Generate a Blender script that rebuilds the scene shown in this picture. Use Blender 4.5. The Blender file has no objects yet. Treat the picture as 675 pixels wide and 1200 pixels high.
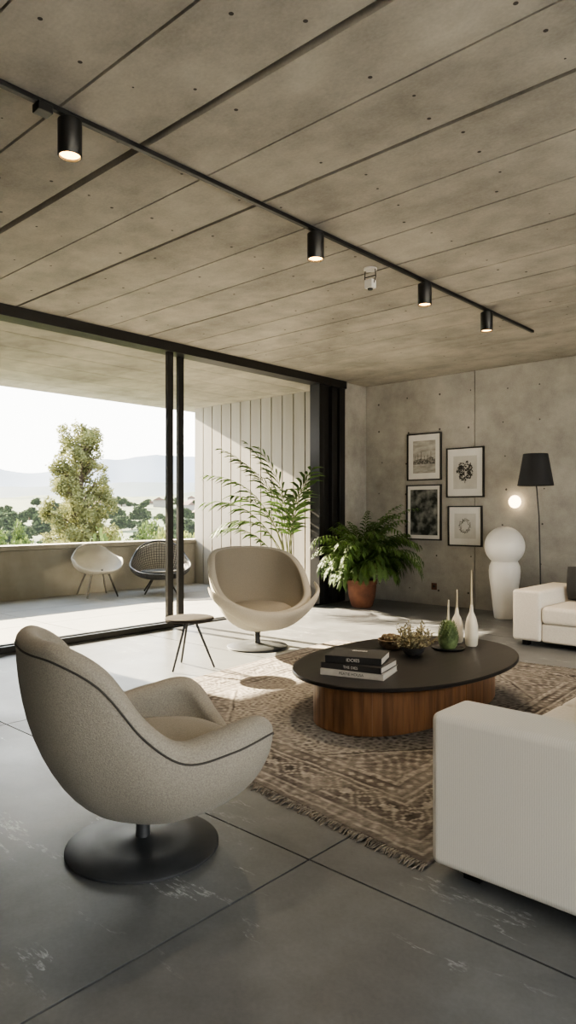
import bpy, math, random
from mathutils import Vector, Matrix, noise
from math import sin, cos, pi, radians
scene=bpy.context.scene
COL=scene.collection
CEIL=3.07

# ------------------------------------------------------------------ helpers
class MB:
    def __init__(s): s.v=[]; s.f=[]; s.m=[]
    def add(s,verts,faces,mi=0):
        o=len(s.v); s.v+=[tuple(v) for v in verts]
        s.f+=[tuple(i+o for i in f) for f in faces]; s.m+=[mi]*len(faces)
    def box(s,x0,x1,y0,y1,z0,z1,mi=0):
        s.add([(x0,y0,z0),(x1,y0,z0),(x1,y1,z0),(x0,y1,z0),(x0,y0,z1),(x1,y0,z1),(x1,y1,z1),(x0,y1,z1)],
              [(0,3,2,1),(4,5,6,7),(0,1,5,4),(1,2,6,5),(2,3,7,6),(3,0,4,7)],mi)
    def rev(s,prof,cx=0,cy=0,n=40,mi=0,sx=1,sy=1,cap=True):
        vs=[];fs=[]
        for (r,z) in prof:
            for k in range(n):
                a=2*pi*k/n; vs.append((cx+r*cos(a)*sx,cy+r*sin(a)*sy,z))
        for j in range(len(prof)-1):
            for k in range(n):
                a=j*n+k;b=j*n+(k+1)%n
                fs.append((a,b,b+n,a+n))
        if cap:
            fs.append(tuple(range(n-1,-1,-1))); o=(len(prof)-1)*n; fs.append(tuple(range(o,o+n)))
        s.add(vs,fs,mi)
    def cyl(s,cx,cy,z0,z1,r0,r1=None,n=32,mi=0):
        s.rev([(r0,z0),(r0 if r1 is None else r1,z1)],cx,cy,n,mi)
    def tube(s,pts,r,n=8,mi=0,closed=False):
        pts=[Vector(p) for p in pts]; N=len(pts); vs=[];fs=[]
        prev=None
        for i,p in enumerate(pts):
            if closed: t=pts[(i+1)%N]-pts[i-1]
            else: t=pts[min(i+1,N-1)]-pts[max(i-1,0)]
            t.normalize()
            if prev is None:
                u=t.orthogonal().normalized()
            else:
                u=(prev-t*prev.dot(t))
                u=u.normalized() if u.length>1e-6 else t.orthogonal().normalized()
            prev=u; w=t.cross(u)
            rr=r[i] if isinstance(r,(list,tuple)) else r
            for k in range(n):
                a=2*pi*k/n; vs.append(p+u*cos(a)*rr+w*sin(a)*rr)
        for i in range(N if closed else N-1):
            for k in range(n):
                a=i*n+k;b=i*n+(k+1)%n;j=((i+1)%N)*n
                fs.append((a,b,j+(k+1)%n,j+k))
        if not closed:
            fs.append(tuple(range(n-1,-1,-1))); o=(N-1)*n; fs.append(tuple(range(o,o+n)))
        s.add(vs,fs,mi)
    def disc(s,c,r,axis,n=10,mi=0):
        c=Vector(c); vs=[]
        for k in range(n):
            a=2*pi*k/n
            if axis=='z': vs.append(c+Vector((r*cos(a),-r*sin(a),0)))
            elif axis=='y': vs.append(c+Vector((r*cos(a),0,r*sin(a))))
            else: vs.append(c+Vector((0,r*cos(a),r*sin(a))))
        s.add(vs,[tuple(range(n))],mi)
    def obj(s,name,mats,parent=None,smooth=False,bevel=0,bseg=3,sub=0,label=None,stuff=False,angle=40):
        me=bpy.data.meshes.new(name); me.from_pydata(s.v,[],s.f)
        if not isinstance(mats,(list,tuple)): mats=[mats]
        for m in mats: me.materials.append(m)
        me.polygons.foreach_set('material_index',s.m)
        if smooth or bevel:
            me.polygons.foreach_set('use_smooth',[True]*len(me.polygons))
            if smooth and angle<180: me.set_sharp_from_angle(angle=radians(angle))
        me.update()
        o=bpy.data.objects.new(name,me); COL.objects.link(o)
        if parent: o.parent=parent
        if bevel:
            b=o.modifiers.new('b','BEVEL'); b.width=bevel; b.segments=bseg; b.limit_method='ANGLE'; b.angle_limit=radians(50)
            b.harden_normals=True
        if sub:
            m=o.modifiers.new('s','SUBSURF'); m.levels=sub; m.render_levels=sub
        if label: o['label']=label
        if stuff: o['kind']='stuff'
        return o

def root(name,label,cat,loc,rot=0,group=None):
    e=bpy.data.objects.new(name,None); e.empty_display_size=.1; COL.objects.link(e)
    e.location=loc; e.rotation_euler=(0,0,rot); e['label']=label; e['category']=cat
    if group: e['group']=group
    return e
def tag(o,label,cat,group=None):
    o['label']=label; o['category']=cat
    if group: o['group']=group
    return o
def struct(o,label=None):
    o['kind']='structure'
    if label: o['label']=label
    return o
def copy_thing(src,loc,rot,scale=1,**kw):
    n=src.copy(); COL.objects.link(n); n.location=loc; n.rotation_euler=(0,0,rot)
    n.scale=(scale,)*3 if not isinstance(scale,tuple) else scale
    for c in [c for c in bpy.data.objects if c.parent==src]:
        k=c.copy(); COL.objects.link(k); k.parent=n
    for a,b in kw.items(): n[a]=b
    return n

def c4(c): return (c[0],c[1],c[2],1)
def mat(name,c1,c2=None,rough=.6,scale=5,detail=6,bump=0,bscale=60,metal=0,spec=.5,stretch=(1,1,1),
        emit=0,ecol=None,lo=.35,hi=.65,bdist=.01,sheen=0,rvar=0,trans=0):
    m=bpy.data.materials.new(name); m.use_nodes=True; nt=m.node_tree; N=nt.nodes; L=nt.links
    p=N['Principled BSDF']
    p.inputs['Base Color'].default_value=c4(c1); p.inputs['Roughness'].default_value=rough
    p.inputs['Metallic'].default_value=metal; p.inputs['Specular IOR Level'].default_value=spec
    if sheen: p.inputs['Sheen Weight'].default_value=sheen
    tc=N.new('ShaderNodeTexCoord'); mp=N.new('ShaderNodeMapping'); mp.inputs['Scale'].default_value=stretch
    L.new(tc.outputs['Object'],mp.inputs['Vector'])
    if c2 is None: c2=tuple(x*.85 for x in c1)
    n=N.new('ShaderNodeTexNoise'); n.inputs['Scale'].default_value=scale; n.inputs['Detail'].default_value=detail
    L.new(mp.outputs[0],n.inputs['Vector'])
    r=N.new('ShaderNodeValToRGB'); r.color_ramp.elements[0].position=lo; r.color_ramp.elements[1].position=hi
    r.color_ramp.elements[0].color=c4(c2); r.color_ramp.elements[1].color=c4(c1)
    L.new(n.outputs['Fac'],r.inputs[0]); L.new(r.outputs[0],p.inputs['Base Color'])
    if rvar:
        mr=N.new('ShaderNodeMapRange'); mr.inputs['To Min'].default_value=rough-rvar; mr.inputs['To Max'].default_value=rough+rvar
        L.new(n.outputs['Fac'],mr.inputs['Value']); L.new(mr.outputs[0],p.inputs['Roughness'])
    if bump:
        b=N.new('ShaderNodeTexNoise'); b.inputs['Scale'].default_value=bscale; b.inputs['Detail'].default_value=3
        L.new(mp.outputs[0],b.inputs['Vector'])
        bp=N.new('ShaderNodeBump'); bp.inputs['Strength'].default_value=bump; bp.inputs['Distance'].default_value=bdist
        L.new(b.outputs['Fac'],bp.inputs['Height']); L.new(bp.outputs[0],p.inputs['Normal'])
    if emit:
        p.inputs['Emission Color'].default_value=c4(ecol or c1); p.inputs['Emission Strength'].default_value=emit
    if trans:
        out=N['Material Output']; t=N.new('ShaderNodeBsdfTranslucent'); mx=N.new('ShaderNodeMixShader'); mx.inputs[0].default_value=trans
        L.new(r.outputs[0],t.inputs['Color']); L.new(p.outputs[0],mx.inputs[1]); L.new(t.outputs[0],mx.inputs[2]); L.new(mx.outputs[0],out.inputs['Surface'])
    return m

def concrete(name,base,rough=.75,spec=.3,cloud=.9,contrast=.22,island=.08,scuff=False,rvar=.08,streak=(1,1,1),bump=.2):
    m=bpy.data.materials.new(name); m.use_nodes=True; nt=m.node_tree; N=nt.nodes; L=nt.links
    p=N['Principled BSDF']; p.inputs['Specular IOR Level'].default_value=spec
    tc=N.new('ShaderNodeTexCoord'); mp=N.new('ShaderNodeMapping'); mp.inputs['Scale'].default_value=streak
    L.new(tc.outputs['Object'],mp.inputs['Vector'])
    def nz(sc,det,ro=.6,v=None):
        n=N.new('ShaderNodeTexNoise'); n.inputs['Scale'].default_value=sc; n.inputs['Detail'].default_value=det; n.inputs['Roughness'].default_value=ro
        L.new(v or mp.outputs[0],n.inputs['Vector']); return n
    def math_(op,a,b):
        k=N.new('ShaderNodeMath'); k.operation=op
        for i,x in enumerate((a,b)):
            if isinstance(x,(int,float)): k.inputs[i].default_value=x
            else: L.new(x,k.inputs[i])
        return k.outputs[0]
    def rng_(v,a,b,c,d):
        k=N.new('ShaderNodeMapRange'); L.new(v,k.inputs['Value'])
        for nme,x in zip(('From Min','From Max','To Min','To Max'),(a,b,c,d)): k.inputs[nme].default_value=x
        return k.outputs[0]
    a=nz(cloud,7,.60).outputs['Fac']; b=nz(5,6,.62).outputs['Fac']; c=nz(70,3).outputs['Fac']
    s=math_('ADD',math_('MULTIPLY',math_('SUBTRACT',a,.5),contrast*3.2),math_('MULTIPLY',math_('SUBTRACT',b,.5),contrast*2.0))
    s=math_('ADD',s,math_('MULTIPLY',math_('SUBTRACT',c,.5),contrast*.9))
    if island:
        g=N.new('ShaderNodeNewGeometry')
        s=math_('ADD',s,math_('MULTIPLY',math_('SUBTRACT',g.outputs['Random Per Island'],.5),island*2))
    s=math_('ADD',s,1.0)
    if scuff:
        mp2=N.new('ShaderNodeMapping'); mp2.inputs['Scale'].default_value=(.55,2.4,1); mp2.inputs['Rotation'].default_value=(0,0,-.9)
        L.new(tc.outputs['Object'],mp2.inputs['Vector'])
        q=nz(1.7,6,.62,mp2.outputs[0]).outputs['Fac']
        vein=rng_(math_('ABSOLUTE',math_('SUBTRACT',q,.52),0),.0,.010,1,0)
        q2=nz(1.15,5,.7).outputs['Fac']
        mask=rng_(q2,.50,.60,0,1)
        q3=nz(24,5,.8).outputs['Fac']; brk=rng_(q3,.42,.56,0,1)
        s=math_('ADD',s,math_('MULTIPLY',math_('MULTIPLY',math_('MULTIPLY',vein,mask),brk),2.2))
    vm=N.new('ShaderNodeVectorMath'); vm.operation='SCALE'; vm.inputs[0].default_value=base; L.new(s,vm.inputs['Scale'])
    L.new(vm.outputs[0],p.inputs['Base Color'])
    rn=nz(2.2,2,.5).outputs['Fac']
    L.new(rng_(rn,.3,.7,rough-rvar,rough+rvar),p.inputs['Roughness'])
    if bump:
        bp=N.new('ShaderNodeBump'); bp.inputs['Strength'].default_value=bump; bp.inputs['Distance'].default_value=.003
        L.new(math_('ADD',math_('MULTIPLY',b,.8),math_('MULTIPLY',c,.5)),bp.inputs['Height']); L.new(bp.outputs[0],p.inputs['Normal'])
    return m

def boucle(name,c1,c2,vs=220):
    m=mat(name,c1,c2,rough=.95,scale=210,detail=3,spec=.15,sheen=.1,lo=.3,hi=.7)
    nt=m.node_tree;N=nt.nodes;L=nt.links;p=N['Principled BSDF']
    v=N.new('ShaderNodeTexVoronoi'); v.inputs['Scale'].default_value=vs
    tc=[n for n in N if n.type=='TEX_COORD'][0]; L.new(tc.outputs['Object'],v.inputs['Vector'])
    bp=N.new('ShaderNodeBump'); bp.inputs['Strength'].default_value=.35; bp.inputs['Distance'].default_value=.002; bp.invert=True
    L.new(v.outputs['Distance'],bp.inputs['Height']); L.new(bp.outputs[0],p.inputs['Normal'])
    return m
def ribbed(name,c1,c2,axis='X',scale=28):
    m=bpy.data.materials.new(name); m.use_nodes=True; nt=m.node_tree;N=nt.nodes;L=nt.links;p=N['Principled BSDF']
    p.inputs['Roughness'].default_value=.92; p.inputs['Specular IOR Level'].default_value=.15
    w=N.new('ShaderNodeTexWave'); w.bands_direction=axis; w.inputs['Scale'].default_value=scale; w.inputs['Distortion'].default_value=2.2
    w.inputs['Detail'].default_value=3; w.inputs['Detail Scale'].default_value=2
    tc=N.new('ShaderNodeTexCoord'); L.new(tc.outputs['Object'],w.inputs['Vector'])
    r=N.new('ShaderNodeValToRGB'); r.color_ramp.elements[0].color=c4(c2); r.color_ramp.elements[1].color=c4(c1)
    L.new(w.outputs['Fac'],r.inputs[0]); L.new(r.outputs[0],p.inputs['Base Color'])
    bp=N.new('ShaderNodeBump'); bp.inputs['Strength'].default_value=.06; bp.inputs['Distance'].default_value=.001
    L.new(w.outputs['Fac'],bp.inputs['Height']); L.new(bp.outputs[0],p.inputs['Normal'])
    return m
def wood(name,c1,c2):
    m=mat(name,c1,c2,rough=.42,scale=6,detail=8,stretch=(5,5,.5),lo=.3,hi=.7,bump=.1,bscale=40)
    nt=m.node_tree;N=nt.nodes;L=nt.links;p=N['Principled BSDF']
    g=N.new('ShaderNodeNewGeometry'); r=[n for n in N if n.type=='VALTORGB'][0]
    h=N.new('ShaderNodeHueSaturation'); mr=N.new('ShaderNodeMapRange'); mr.inputs['To Min'].default_value=.78; mr.inputs['To Max'].default_value=1.2
    L.new(g.outputs['Random Per Island'],mr.inputs['Value']); L.new(mr.outputs[0],h.inputs['Value']); L.new(r.outputs[0],h.inputs['Color']); L.new(h.outputs[0],p.inputs['Base Color'])
    return m
def glass(name):
    m=bpy.data.materials.new(name); m.use_nodes=True; nt=m.node_tree; N=nt.nodes; L=nt.links
    N.remove(N['Principled BSDF']); t=N.new('ShaderNodeBsdfTransparent'); t.inputs[0].default_value=(.985,.99,.985,1)
    g=N.new('ShaderNodeBsdfGlossy'); g.inputs['Roughness'].default_value=.02; mx=N.new('ShaderNodeMixShader'); mx.inputs[0].default_value=.012
    L.new(t.outputs[0],mx.inputs[1]);L.new(g.outputs[0],mx.inputs[2]);L.new(mx.outputs[0],N['Material Output'].inputs['Surface']); return m

M_ceil=concrete('board_concrete_ceiling',(.435,.405,.35),rough=.7,contrast=.40,island=.08,streak=(.8,1,1),cloud=1.3)
M_wall=concrete('board_concrete_wall',(.37,.352,.315),rough=.8,contrast=.34,island=.03,cloud=1.3)
M_floor=concrete('polished_concrete_floor',(.138,.142,.144),rough=.33,spec=.5,contrast=.38,island=.05,scuff=True,rvar=.05,cloud=1.1,bump=0)
M_patio=concrete('terrace_concrete',(.29,.29,.28),rough=.6,contrast=.15,island=.05)
M_parapet=concrete('parapet_concrete',(.29,.275,.245),rough=.8,contrast=.25,island=.03)
M_panel=mat('painted_cladding',(.34,.32,.275),(.29,.27,.23),rough=.6,scale=2,stretch=(3,3,.4))
M_dark=mat('dark_joint_gap',(.04,.036,.032),rough=.9)  # dark backing behind the open joints
M_hole=mat('tie_hole_dark',(.085,.078,.068),rough=.9)
M_black=mat('black_aluminium',(.014,.014,.014),(.010,.010,.010),rough=.38,scale=8)
M_glass=glass('clear_glass')
M_bouc=boucle('taupe_boucle',(.30,.275,.232),(.205,.188,.158))
M_bouc2=boucle('beige_boucle',(.31,.275,.22),(.245,.215,.172))
M_cream=boucle('oatmeal_upholstery',(.43,.40,.34),(.36,.335,.285))
M_pipe=mat('dark_piping',(.05,.045,.04),rough=.8)
M_base=mat('gunmetal_base',(.040,.042,.045),(.028,.030,.032),rough=.45,metal=.0,scale=12,spec=.5)
M_sofa=ribbed('ivory_ribbed_fabric',(.77,.735,.665),(.69,.655,.585),'X',42)
M_sofa2=mat('ivory_sofa_fabric',(.78,.73,.65),(.72,.67,.59),rough=.9,scale=60,bump=.1,bscale=200,bdist=.002)
M_char=mat('charcoal_fabric',(.05,.05,.048),rough=.95,scale=80)
M_walnut=wood('walnut_planks',(.31,.155,.072),(.15,.072,.035))
M_top=mat('black_oak_top',(.018,.016,.015),(.011,.010,.010),rough=.42,scale=4,stretch=(8,.6,1),spec=.35)
M_terra=mat('terracotta',(.20,.085,.048),(.12,.05,.03),rough=.8,scale=8,bump=.15)
M_soil=mat('soil',(.04,.028,.02),rough=1,bump=.6,bscale=60)
M_leaf=mat('palm_leaf',(.075,.13,.036),(.035,.065,.02),rough=.6,scale=8,trans=.15,spec=.2)
M_leaf2=mat('fern_leaf',(.10,.165,.045),(.045,.085,.025),rough=.55,scale=9,trans=.25,spec=.3)
M_stem=mat('leaf_stem',(.12,.14,.05),rough=.6)
M_white=mat('white_ceramic',(.80,.78,.74),(.76,.74,.70),rough=.35,scale=4)
M_lampblk=mat('black_lampshade',(.02,.02,.022),rough=.7)
M_glow=mat('warm_bulb',(.9,.6,.3),rough=.5,emit=7,ecol=(1,.58,.20))
M_globe=mat('opal_globe',(1,.92,.8),rough=.5,emit=5,ecol=(1,.76,.45))
M_paper=mat('mat_board',(.74,.72,.68),(.70,.68,.64),rough=.9)

# ------------------------------------------------------------------ room shell
rng=random.Random(4)
X0,X1,Y0,Y1=-5.95,3.5,-3.0,8.2
# ceiling
mb=MB()
ys=[Y0,-2.3,-1.7,-1.15,-.65,-.2,.25,.7,1.15,1.6,2.05,2.47,2.9,3.35,3.82,4.3,4.77,5.2,5.63,6.08,6.55,7.05,7.6,Y1]
gap={2.05:.045,2.9:.026,1.6:.014,4.3:.02,5.2:.018}
for a,b in zip(ys[:-1],ys[1:]):
    ga=gap.get(a,.011)/2; gb=gap.get(b,.011)/2
    mb.box(-6.05,X1,a+ga,b-gb,CEIL,CEIL+.05,0)
    for fr in (.27,.73):
        x=-5.6+rng.uniform(0,.3)
        while x<X1:
            if rng.random()<.85:
                mb.disc((x+rng.uniform(-.03,.03),a+(b-a)*fr+rng.uniform(-.02,.02),CEIL-.0012),rng.choice([.005,.008,.010]),'z',10,1)
            x+=.62
xs=[-9.8,-9.2,-8.6,-8.0,-7.4,-6.8,-6.05]
for a,b in zip(xs[:-1],xs[1:]): mb.box(a+.005,b-.005,2.5,8.2,CEIL,CEIL+.05,0)
mb.box(-9.8,X1,Y0,8.4,CEIL+.04,CEIL+.3,2)
struct(mb.obj('ceiling',[M_ceil,M_hole,M_dark]),'board-formed concrete ceiling slab with joints and tie holes')
# floor
mb=MB()
fx=[X0-.1]+[-1.62+2.35*k for k in range(-1,3)]+[X1]
fy=[Y0]+[1.887+2.35*k for k in range(-2,3)]+[Y1]
fx=[v for v in fx if X0-.11<=v<=X1]; fy=[v for v in fy if Y0<=v<=Y1]
for a,b in zip(fx[:-1],fx[1:]):
    for c,d in zip(fy[:-1],fy[1:]): mb.box(a+.004,b-.004,c+.004,d-.004,-.05,0,0)
mb.box(-9.75,X1,Y0,Y1,-.3,-.012,2)
px=[-9.5,-8.4,-7.25,-6.06]; py=[2.5,3.9,5.5,7.1,7.95]
for a,b in zip(px[:-1],px[1:]):
    for c,d in zip(py[:-1],py[1:]): mb.box(a+.005,b-.005,c+.005,d-.005,-.05,0,1)
struct(mb.obj('floor',[M_floor,M_patio,M_dark]),'grey polished concrete slabs with thin joints')
# back wall
mb=MB()
wx=[-5.95,-4.23,-1.8,.6,X1]
for a,b in zip(wx[:-1],wx[1:]): mb.box(a+.005,b-.005,Y1,Y1+.1,0,CEIL,0)
mb.box(-6.15,X1,Y1+.06,Y1+.25,-.2,CEIL+.1,2)
z=.22
while z<3.0:
    x=-5.7
    while x<X1:
        mb.disc((x+rng.uniform(-.04,.04),Y1-.0012,z+rng.uniform(-.03,.03)),rng.choice([.009,.012,.014]),'y',10,1); x+=.47
    z+=.43
struct(mb.obj('wall_back',[M_wall,M_hole,M_dark]),'board-formed concrete wall with tie holes')
mb=MB(); mb.box(-6.15,X0,7.68,Y1+.02,0,CEIL); struct(mb.obj('wall_left',M_wall),'narrow concrete return beside the sliding door')
mb=MB(); mb.box(-6.15,X0,Y0,-.9,0,CEIL); struct(mb.obj('wall_left_near',M_wall))
mb=MB(); mb.box(-6.15,X1+.2,Y0-.2,Y0,0,CEIL); struct(mb.obj('wall_near',M_wall))
mb=MB(); mb.box(X1,X1+.2,Y0,-2.6,0,CEIL); mb.box(X1,X1+.2,6.2,Y1+.2,0,CEIL); mb.box(X1,X1+.2,-2.6,6.2,3.0,CEIL); mb.box(X1,X1+.2,-2.6,6.2,0,.05)
struct(mb.obj('wall_right',M_wall))
mb=MB()
for y in (-2.6,.33,3.23,6.14): mb.box(X1+.05,X1+.12,y,y+.06,.05,3.0,0)
mb.box(X1+.08,X1+.09,-2.6,6.2,.05,3.0,1)  # unseen glazing, added and sized so sky light fills the room
struct(mb.obj('window_fill',[M_black,M_glass]),'added unseen black framed glazing for sky fill')
# terrace
mb=MB()
x=-9.45
while x<-6.1:
    mb.box(x+.010,min(x+.235,-6.05)-.010,7.9,7.94,0,CEIL,0); x+=.235
mb.box(-9.45,-6.05,7.93,8.2,0,CEIL,1)
struct(mb.obj('wall_terrace',[M_panel,M_dark]),'off-white vertical board cladding on the terrace end wall')
mb=MB(); mb.box(-9.8,-6.15,2.5,2.68,0,CEIL); struct(mb.obj('wall_sun_block_side',M_parapet))  # unseen wall added to block sun and shape the indoor patch
mb=MB(); mb.box(-9.8,-9.6,-1.1,2.5,0,CEIL); mb.box(-9.6,-6.15,-1.1,-.9,0,CEIL); struct(mb.obj('wall_sun_block_near',M_parapet))  # unseen screen added to keep low sun off the near floor
mb=MB(); mb.box(-9.75,-9.45,2.68,8.2,-4,.70,0); mb.box(-9.78,-9.42,2.68,8.2,.705,.77,0)
struct(mb.obj('wall_parapet',M_parapet,bevel=.006,bseg=2),'low concrete terrace parapet')
# window frames
mb=MB(); mb.box(-6.10,-5.90,-.9,7.68,CEIL-.10,CEIL+.002,0); mb.box(-6.12,-6.10,-.9,7.68,CEIL-.06,CEIL,0)
struct(mb.obj('trim_1',M_black),'black steel sliding door header')
mb=MB(); mb.box(-6.09,-6.05,-.9,7.68,.0,.012,0); mb.box(-6.0,-5.96,-.9,7.68,0,.012,0); mb.box(-6.09,-5.96,-.9,7.68,-.001,.004,0)
struct(mb.obj('trim_2',M_black),'black floor track of the sliding doors')
mb=MB(); mb.box(-5.985,-5.945,4.60,4.675,.012,CEIL-.1,0); mb.box(-5.985,-5.945,-.9,4.60,.012,.06,0); mb.box(-5.968,-5.962,-.9,4.60,.06,CEIL-.1,1); mb.box(-5.985,-5.945,-.9,-.82,.06,CEIL-.1,0)
struct(mb.obj('window_1',[M_black,M_glass]),'fixed full-height glass pane in black frame')
mb=MB(); mb.box(-6.09,-6.05,4.83,4.905,.012,CEIL-.1,0); mb.box(-6.09,-6.05,-.85,4.83,.012,.06,0); mb.box(-6.073,-6.067,-.85,4.83,.06,CEIL-.1,1)
struct(mb.obj('door_1',[M_black,M_glass]),'black framed sliding glass door')
mb=MB()
for i,(a,b,xo) in enumerate([(7.12,7.21,-.0),(7.27,7.37,-.05),(7.40,7.52,-.01),(7.56,7.68,.0)]):
    mb.box(-6.10+xo,-5.93+xo,a,b,.012,CEIL-.1,0)
mb.box(-6.04,-6.0,7.2,7.6,.012,CEIL-.1,0)
struct(mb.obj('door_2',[M_black],bevel=.004,bseg=2),'stack of black sliding door stiles')

# ------------------------------------------------------------------ track lights
tr=root('light_track','thin black ceiling light track with small feed box','track light',(-2.86,0,CEIL))
mb=MB(); mb.box(-.014,.014,-.6,6.77,-.024,0); mb.obj('track_rail',M_black,tr,bevel=.002,bseg=1)
mb=MB(); mb.box(-.03,.03,1.49,1.56,-.06,-.022); mb.obj('feed_box',M_black,tr,bevel=.004)
prev=None
for y in (1.657,3.395,4.72,5.77):
    loc=(-2.86,y,CEIL-.0245)
    if prev is None:
        s=root('track_spotlight','black cylindrical spotlight glowing warm on the ceiling track','spotlight',loc,group='spotlights on the ceiling track')
        mb=MB(); mb.rev([(.03,0),(.03,-.012)][::-1],n=20); mb.obj('mount',M_black,s,smooth=True)
        mb=MB(); mb.rev([(.047,-.166),(.047,-.175),(.052,-.175),(.054,-.172),(.054,-.014),(.05,-.010),(.0,-.010)],n=40,cap=False); mb.obj('housing',M_black,s,smooth=True)
        mb=MB(); mb.rev([(.0,-.165),(.046,-.165)],n=32,cap=False); mb.rev([(.0,-.166),(.02,-.171),(.033,-.168),(.034,-.165)],n=24,cap=False); mb.obj('bulb',M_glow,s,smooth=True)
        prev=s
    else: s=copy_thing(prev,loc,0)
    l=bpy.data.lights.new('spot_lamp','SPOT'); l.energy=35; l.color=(1,.80,.56); l.spot_size=radians(100); l.spot_blend=.8; l.shadow_soft_size=.04
    lo=bpy.data.objects.new('spot_lamp',l); COL.objects.link(lo); lo.parent=s; lo.location=(0,0,-.19)
# ceiling sensor
s=root('ceiling_sensor','small white sensor on a wire bracket under the ceiling','sensor',(-3.03,4.23,CEIL))
mb=MB(); mb.cyl(0,0,-.012,0,.05,n=24); mb.obj('mount_plate',M_white,s,smooth=True)
mb=MB(); mb.tube([(-.045,0,-.01),(-.05,.0,-.07),(-.03,0,-.12)],.004); mb.tube([(.045,0,-.01),(.05,.0,-.07),(.03,0,-.12)],.004); mb.tube([(-.05,0,-.06),(.05,0,-.06)],.004); mb.obj('bracket',M_black,s,smooth=True)
mb=MB(); mb.box(-.035,.035,-.03,.03,-.15,-.085); mb.obj('sensor_body',M_white,s,bevel=.008)
mb=MB(); mb.rev([(.018,-.16),(.022,-.148)],n=20); mb.obj('sensor_lens',M_black,s,smooth=True)

# ------------------------------------------------------------------ chairs
def crom(tbl,d):
    d=abs(((d+180)%360)-180)
    ext=[(-tbl[1][0],tbl[1][1])]+tbl+[(360-tbl[-2][0],tbl[-2][1])]
    for i in range(1,len(ext)-2):
        if ext[i][0]<=d<=ext[i+1][0]:
            p0,p1,p2,p3=ext[i-1:i+3]; h=p2[0]-p1[0]; t=(d-p1[0])/h
            m1=(p2[1]-p0[1])/(p2[0]-p0[0])*h; m2=(p3[1]-p1[1])/(p3[0]-p1[0])*h
            return (2*t**3-3*t*t+1)*p1[1]+(t**3-2*t*t+t)*m1+(-2*t**3+3*t*t)*p2[1]+(t**3-t*t)*m2
    return tbl[-1][1]
HT=[(0,.335),(25,.38),(46,.475),(68,.455),(90,.445),(108,.54),(126,.71),(145,.785),(162,.795),(180,.795)]
RT=[(0,.39),(25,.44),(46,.505),(68,.455),(90,.415),(108,.42),(126,.445),(145,.46),(162,.45),(180,.44)]
TT=[(0,.05),(25,.08),(46,.115),(68,.125),(90,.11),(108,.095),(126,.085),(145,.08),(180,.075)]
def shell_pt(a,v,H,R,z0,p=1.0):
    h=crom(H,a); r=crom(R,a); q=v*pi/2
    rr=r*sin(q)**p; zz=z0+(h-z0)*(1-cos(q))
    return Vector((rr*cos(radians(a)),rr*sin(radians(a)),zz))
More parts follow.
